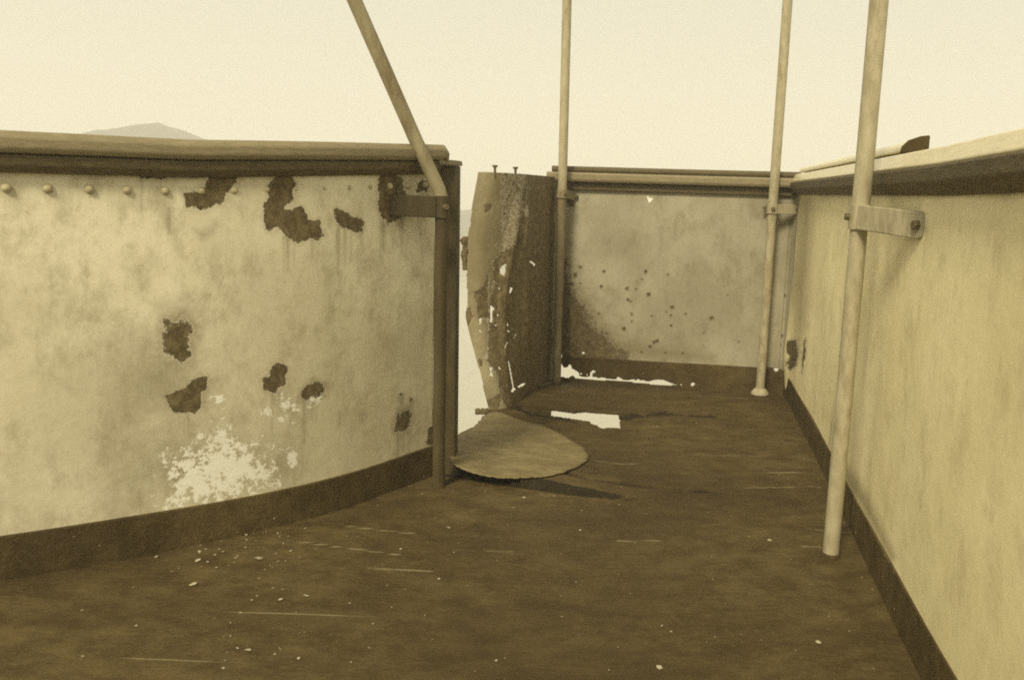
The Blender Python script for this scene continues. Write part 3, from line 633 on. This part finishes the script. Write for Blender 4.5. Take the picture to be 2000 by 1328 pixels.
# far starboard pipe in the corner
b = onz(1484, 768, 0.0)
stanchion('slim cream pipe stanchion standing in the corner of the two bulwarks', (b[0], b[1], 0), [(b[0], b[1], .0), (b[0], b[1], 1.02)], [(b[0], b[1], 1.0), (b[0], b[1], 1.235), (b[0], b[1], 1.24), (b[0]+.004, b[1], 2.7)], 1.0, .0255, (1.19, 4.555, 1.0), (M_PIPE, M_PIPE, M_PIPE), .05)
# far port pipe at the torn corner
b = onz(1087, 748, 0.0)
stanchion('slim pipe stanchion with rust-stained foot standing where the torn plate meets the end wall', (b[0], b[1], 0), [(b[0], b[1], .0), (b[0], b[1], 1.05)], [(b[0], b[1], 1.04), (b[0], b[1], 1.19), (b[0], b[1], 1.195), (b[0]-.006, b[1], 2.7)], 1.045, .0245, (b[0]+.07, 4.745, 1.03), (M_PIPER, M_PIPE, M_IRON), .045, False)
# bent pipe at the end of the port bulwark
k = ony(862, 388, 2.84)
top = ony(762, 160, 2.78); dirv = Vector(top)-Vector(k); tip = Vector(k)+dirv*3.6
bp = [Vector(k)+Vector((0, 0, -.02)), Vector(k)+Vector((0, 0, .0)), Vector(k)+dirv*.05+Vector((0, 0, .012)), Vector(k)+dirv*.5, tip]
stanchion('pipe stanchion bent over above its clamp at the dark end post', (k[0]-.004, k[1], 0), [(k[0]-.004, k[1], 0), (k[0], k[1], k[2]-.01)], bp, k[2]-.028, .0225, (-.626, 2.765, k[2]-.025), (M_POST, M_PIPE2, M_POST), .07, False)

# ------------------------------------------------------------------ small broken fittings at the far corner
def ring_mesh(name, R_, r, mat, parent, loc, rx, rz, arc=6.2832):
    n = 22; pts = []
    m = Matrix.Translation(loc) @ Matrix.Rotation(rz, 4, 'Z') @ Matrix.Rotation(rx, 4, 'X')
    pts = [m @ Vector((R_*math.cos(arc*i/n), R_*math.sin(arc*i/n), 0)) for i in range(n+1)]
    return tube(name, pts, r, mat, parent, 10)
rb = thing('ring_fitting', 'broken rusty ring and lug hanging in the corner between two bulwarks', 'fitting', (1.165, 4.60, .1))
p1 = Vector(ony(1547, 683, 4.61)); p2 = Vector(ony(1549, 714, 4.59))
ring_mesh('ring', .026, .007, M_RUST, rb, p1, 1.45, .2); ring_mesh('hook', .024, .007, M_RUST, rb, p2, 1.4, .3, 4.4)
bar('lug', p1+Vector((0, .01, .022)), p1+Vector((.005, .02, .06)), (1, 0, 0), .05, .012, M_RUST, rb)
rebase(rb)

# ------------------------------------------------------------------ haze over the river
g = bpy.data.materials.new('river_haze'); g.use_nodes = True; t = g.node_tree; t.nodes.clear()
o = t.nodes.new('ShaderNodeOutputMaterial'); pv = t.nodes.new('ShaderNodeVolumePrincipled')
pv.inputs['Color'].default_value = (.97, .96, .93, 1); pv.inputs['Density'].default_value = .0065
t.links.new(pv.outputs[0], o.inputs['Volume'])
bx = 760; V = [(x, y, z) for z in (-9.3, 40) for x, y in ((-bx, -bx), (bx, -bx), (bx, bx), (-bx, bx))]
hz = from_arrays('haze', V, [(3, 2, 1, 0), (4, 5, 6, 7), (0, 1, 5, 4), (1, 2, 6, 5), (2, 3, 7, 6), (3, 0, 4, 7)], g, None, None, False); hz['kind'] = 'stuff'

# ------------------------------------------------------------------ pale specks added over the deck, modelled on emulsion damage
V = []; Fq = []
for i in range(240):
    if i < 150: px, py = random.gauss(470, 70), random.gauss(1035, 40)
    elif i < 190: px, py = random.uniform(380, 900), random.uniform(960, 1300)
    else: px, py = random.uniform(900, 1650), random.uniform(780, 1320)
    q = onz(px, py)
    if q[1] > 4.6 or sdf(q[None, :2], deck_poly)[0] > -.03 or sdf(np.array([[px, py]]), hole)[0] < 12: continue
    z = float(deckz(q[None, :2])[0]); r = random.choice([.001, .0012, .0015, .0015, .002, .0025, .004, .008]) * (1.1 if i < 150 else .9); a0 = random.random()*6.28; n = 5; b = len(V)
    tl = (random.uniform(-.25, .25), random.uniform(-.25, .25))
    for h in (.0005, .0022):
        for k in range(n):
            a = a0+6.2832*k/n; rr = r*random.uniform(.6, 1.3); dx, dy = rr*math.cos(a), rr*math.sin(a)*.8
            V.append((q[0]+dx, q[1]+dy, z+h+.002+tl[0]*dx+tl[1]*dy))
    Fq += [tuple(range(b+n, b+2*n))]+[(b+k, b+(k+1) % n, b+n+(k+1) % n, b+n+k) for k in range(n)]
M_SPECK = dull('pale_speck', (.46, .41, .28), (.30, .25, .15), 60, .8, .2)
fk = from_arrays('pale_specks', V, Fq, M_SPECK, None, None, False); fk['kind'] = 'stuff'; fk['label'] = 'small pale specks added over the deck after emulsion damage'
hz['label'] = 'pale even haze over the river'
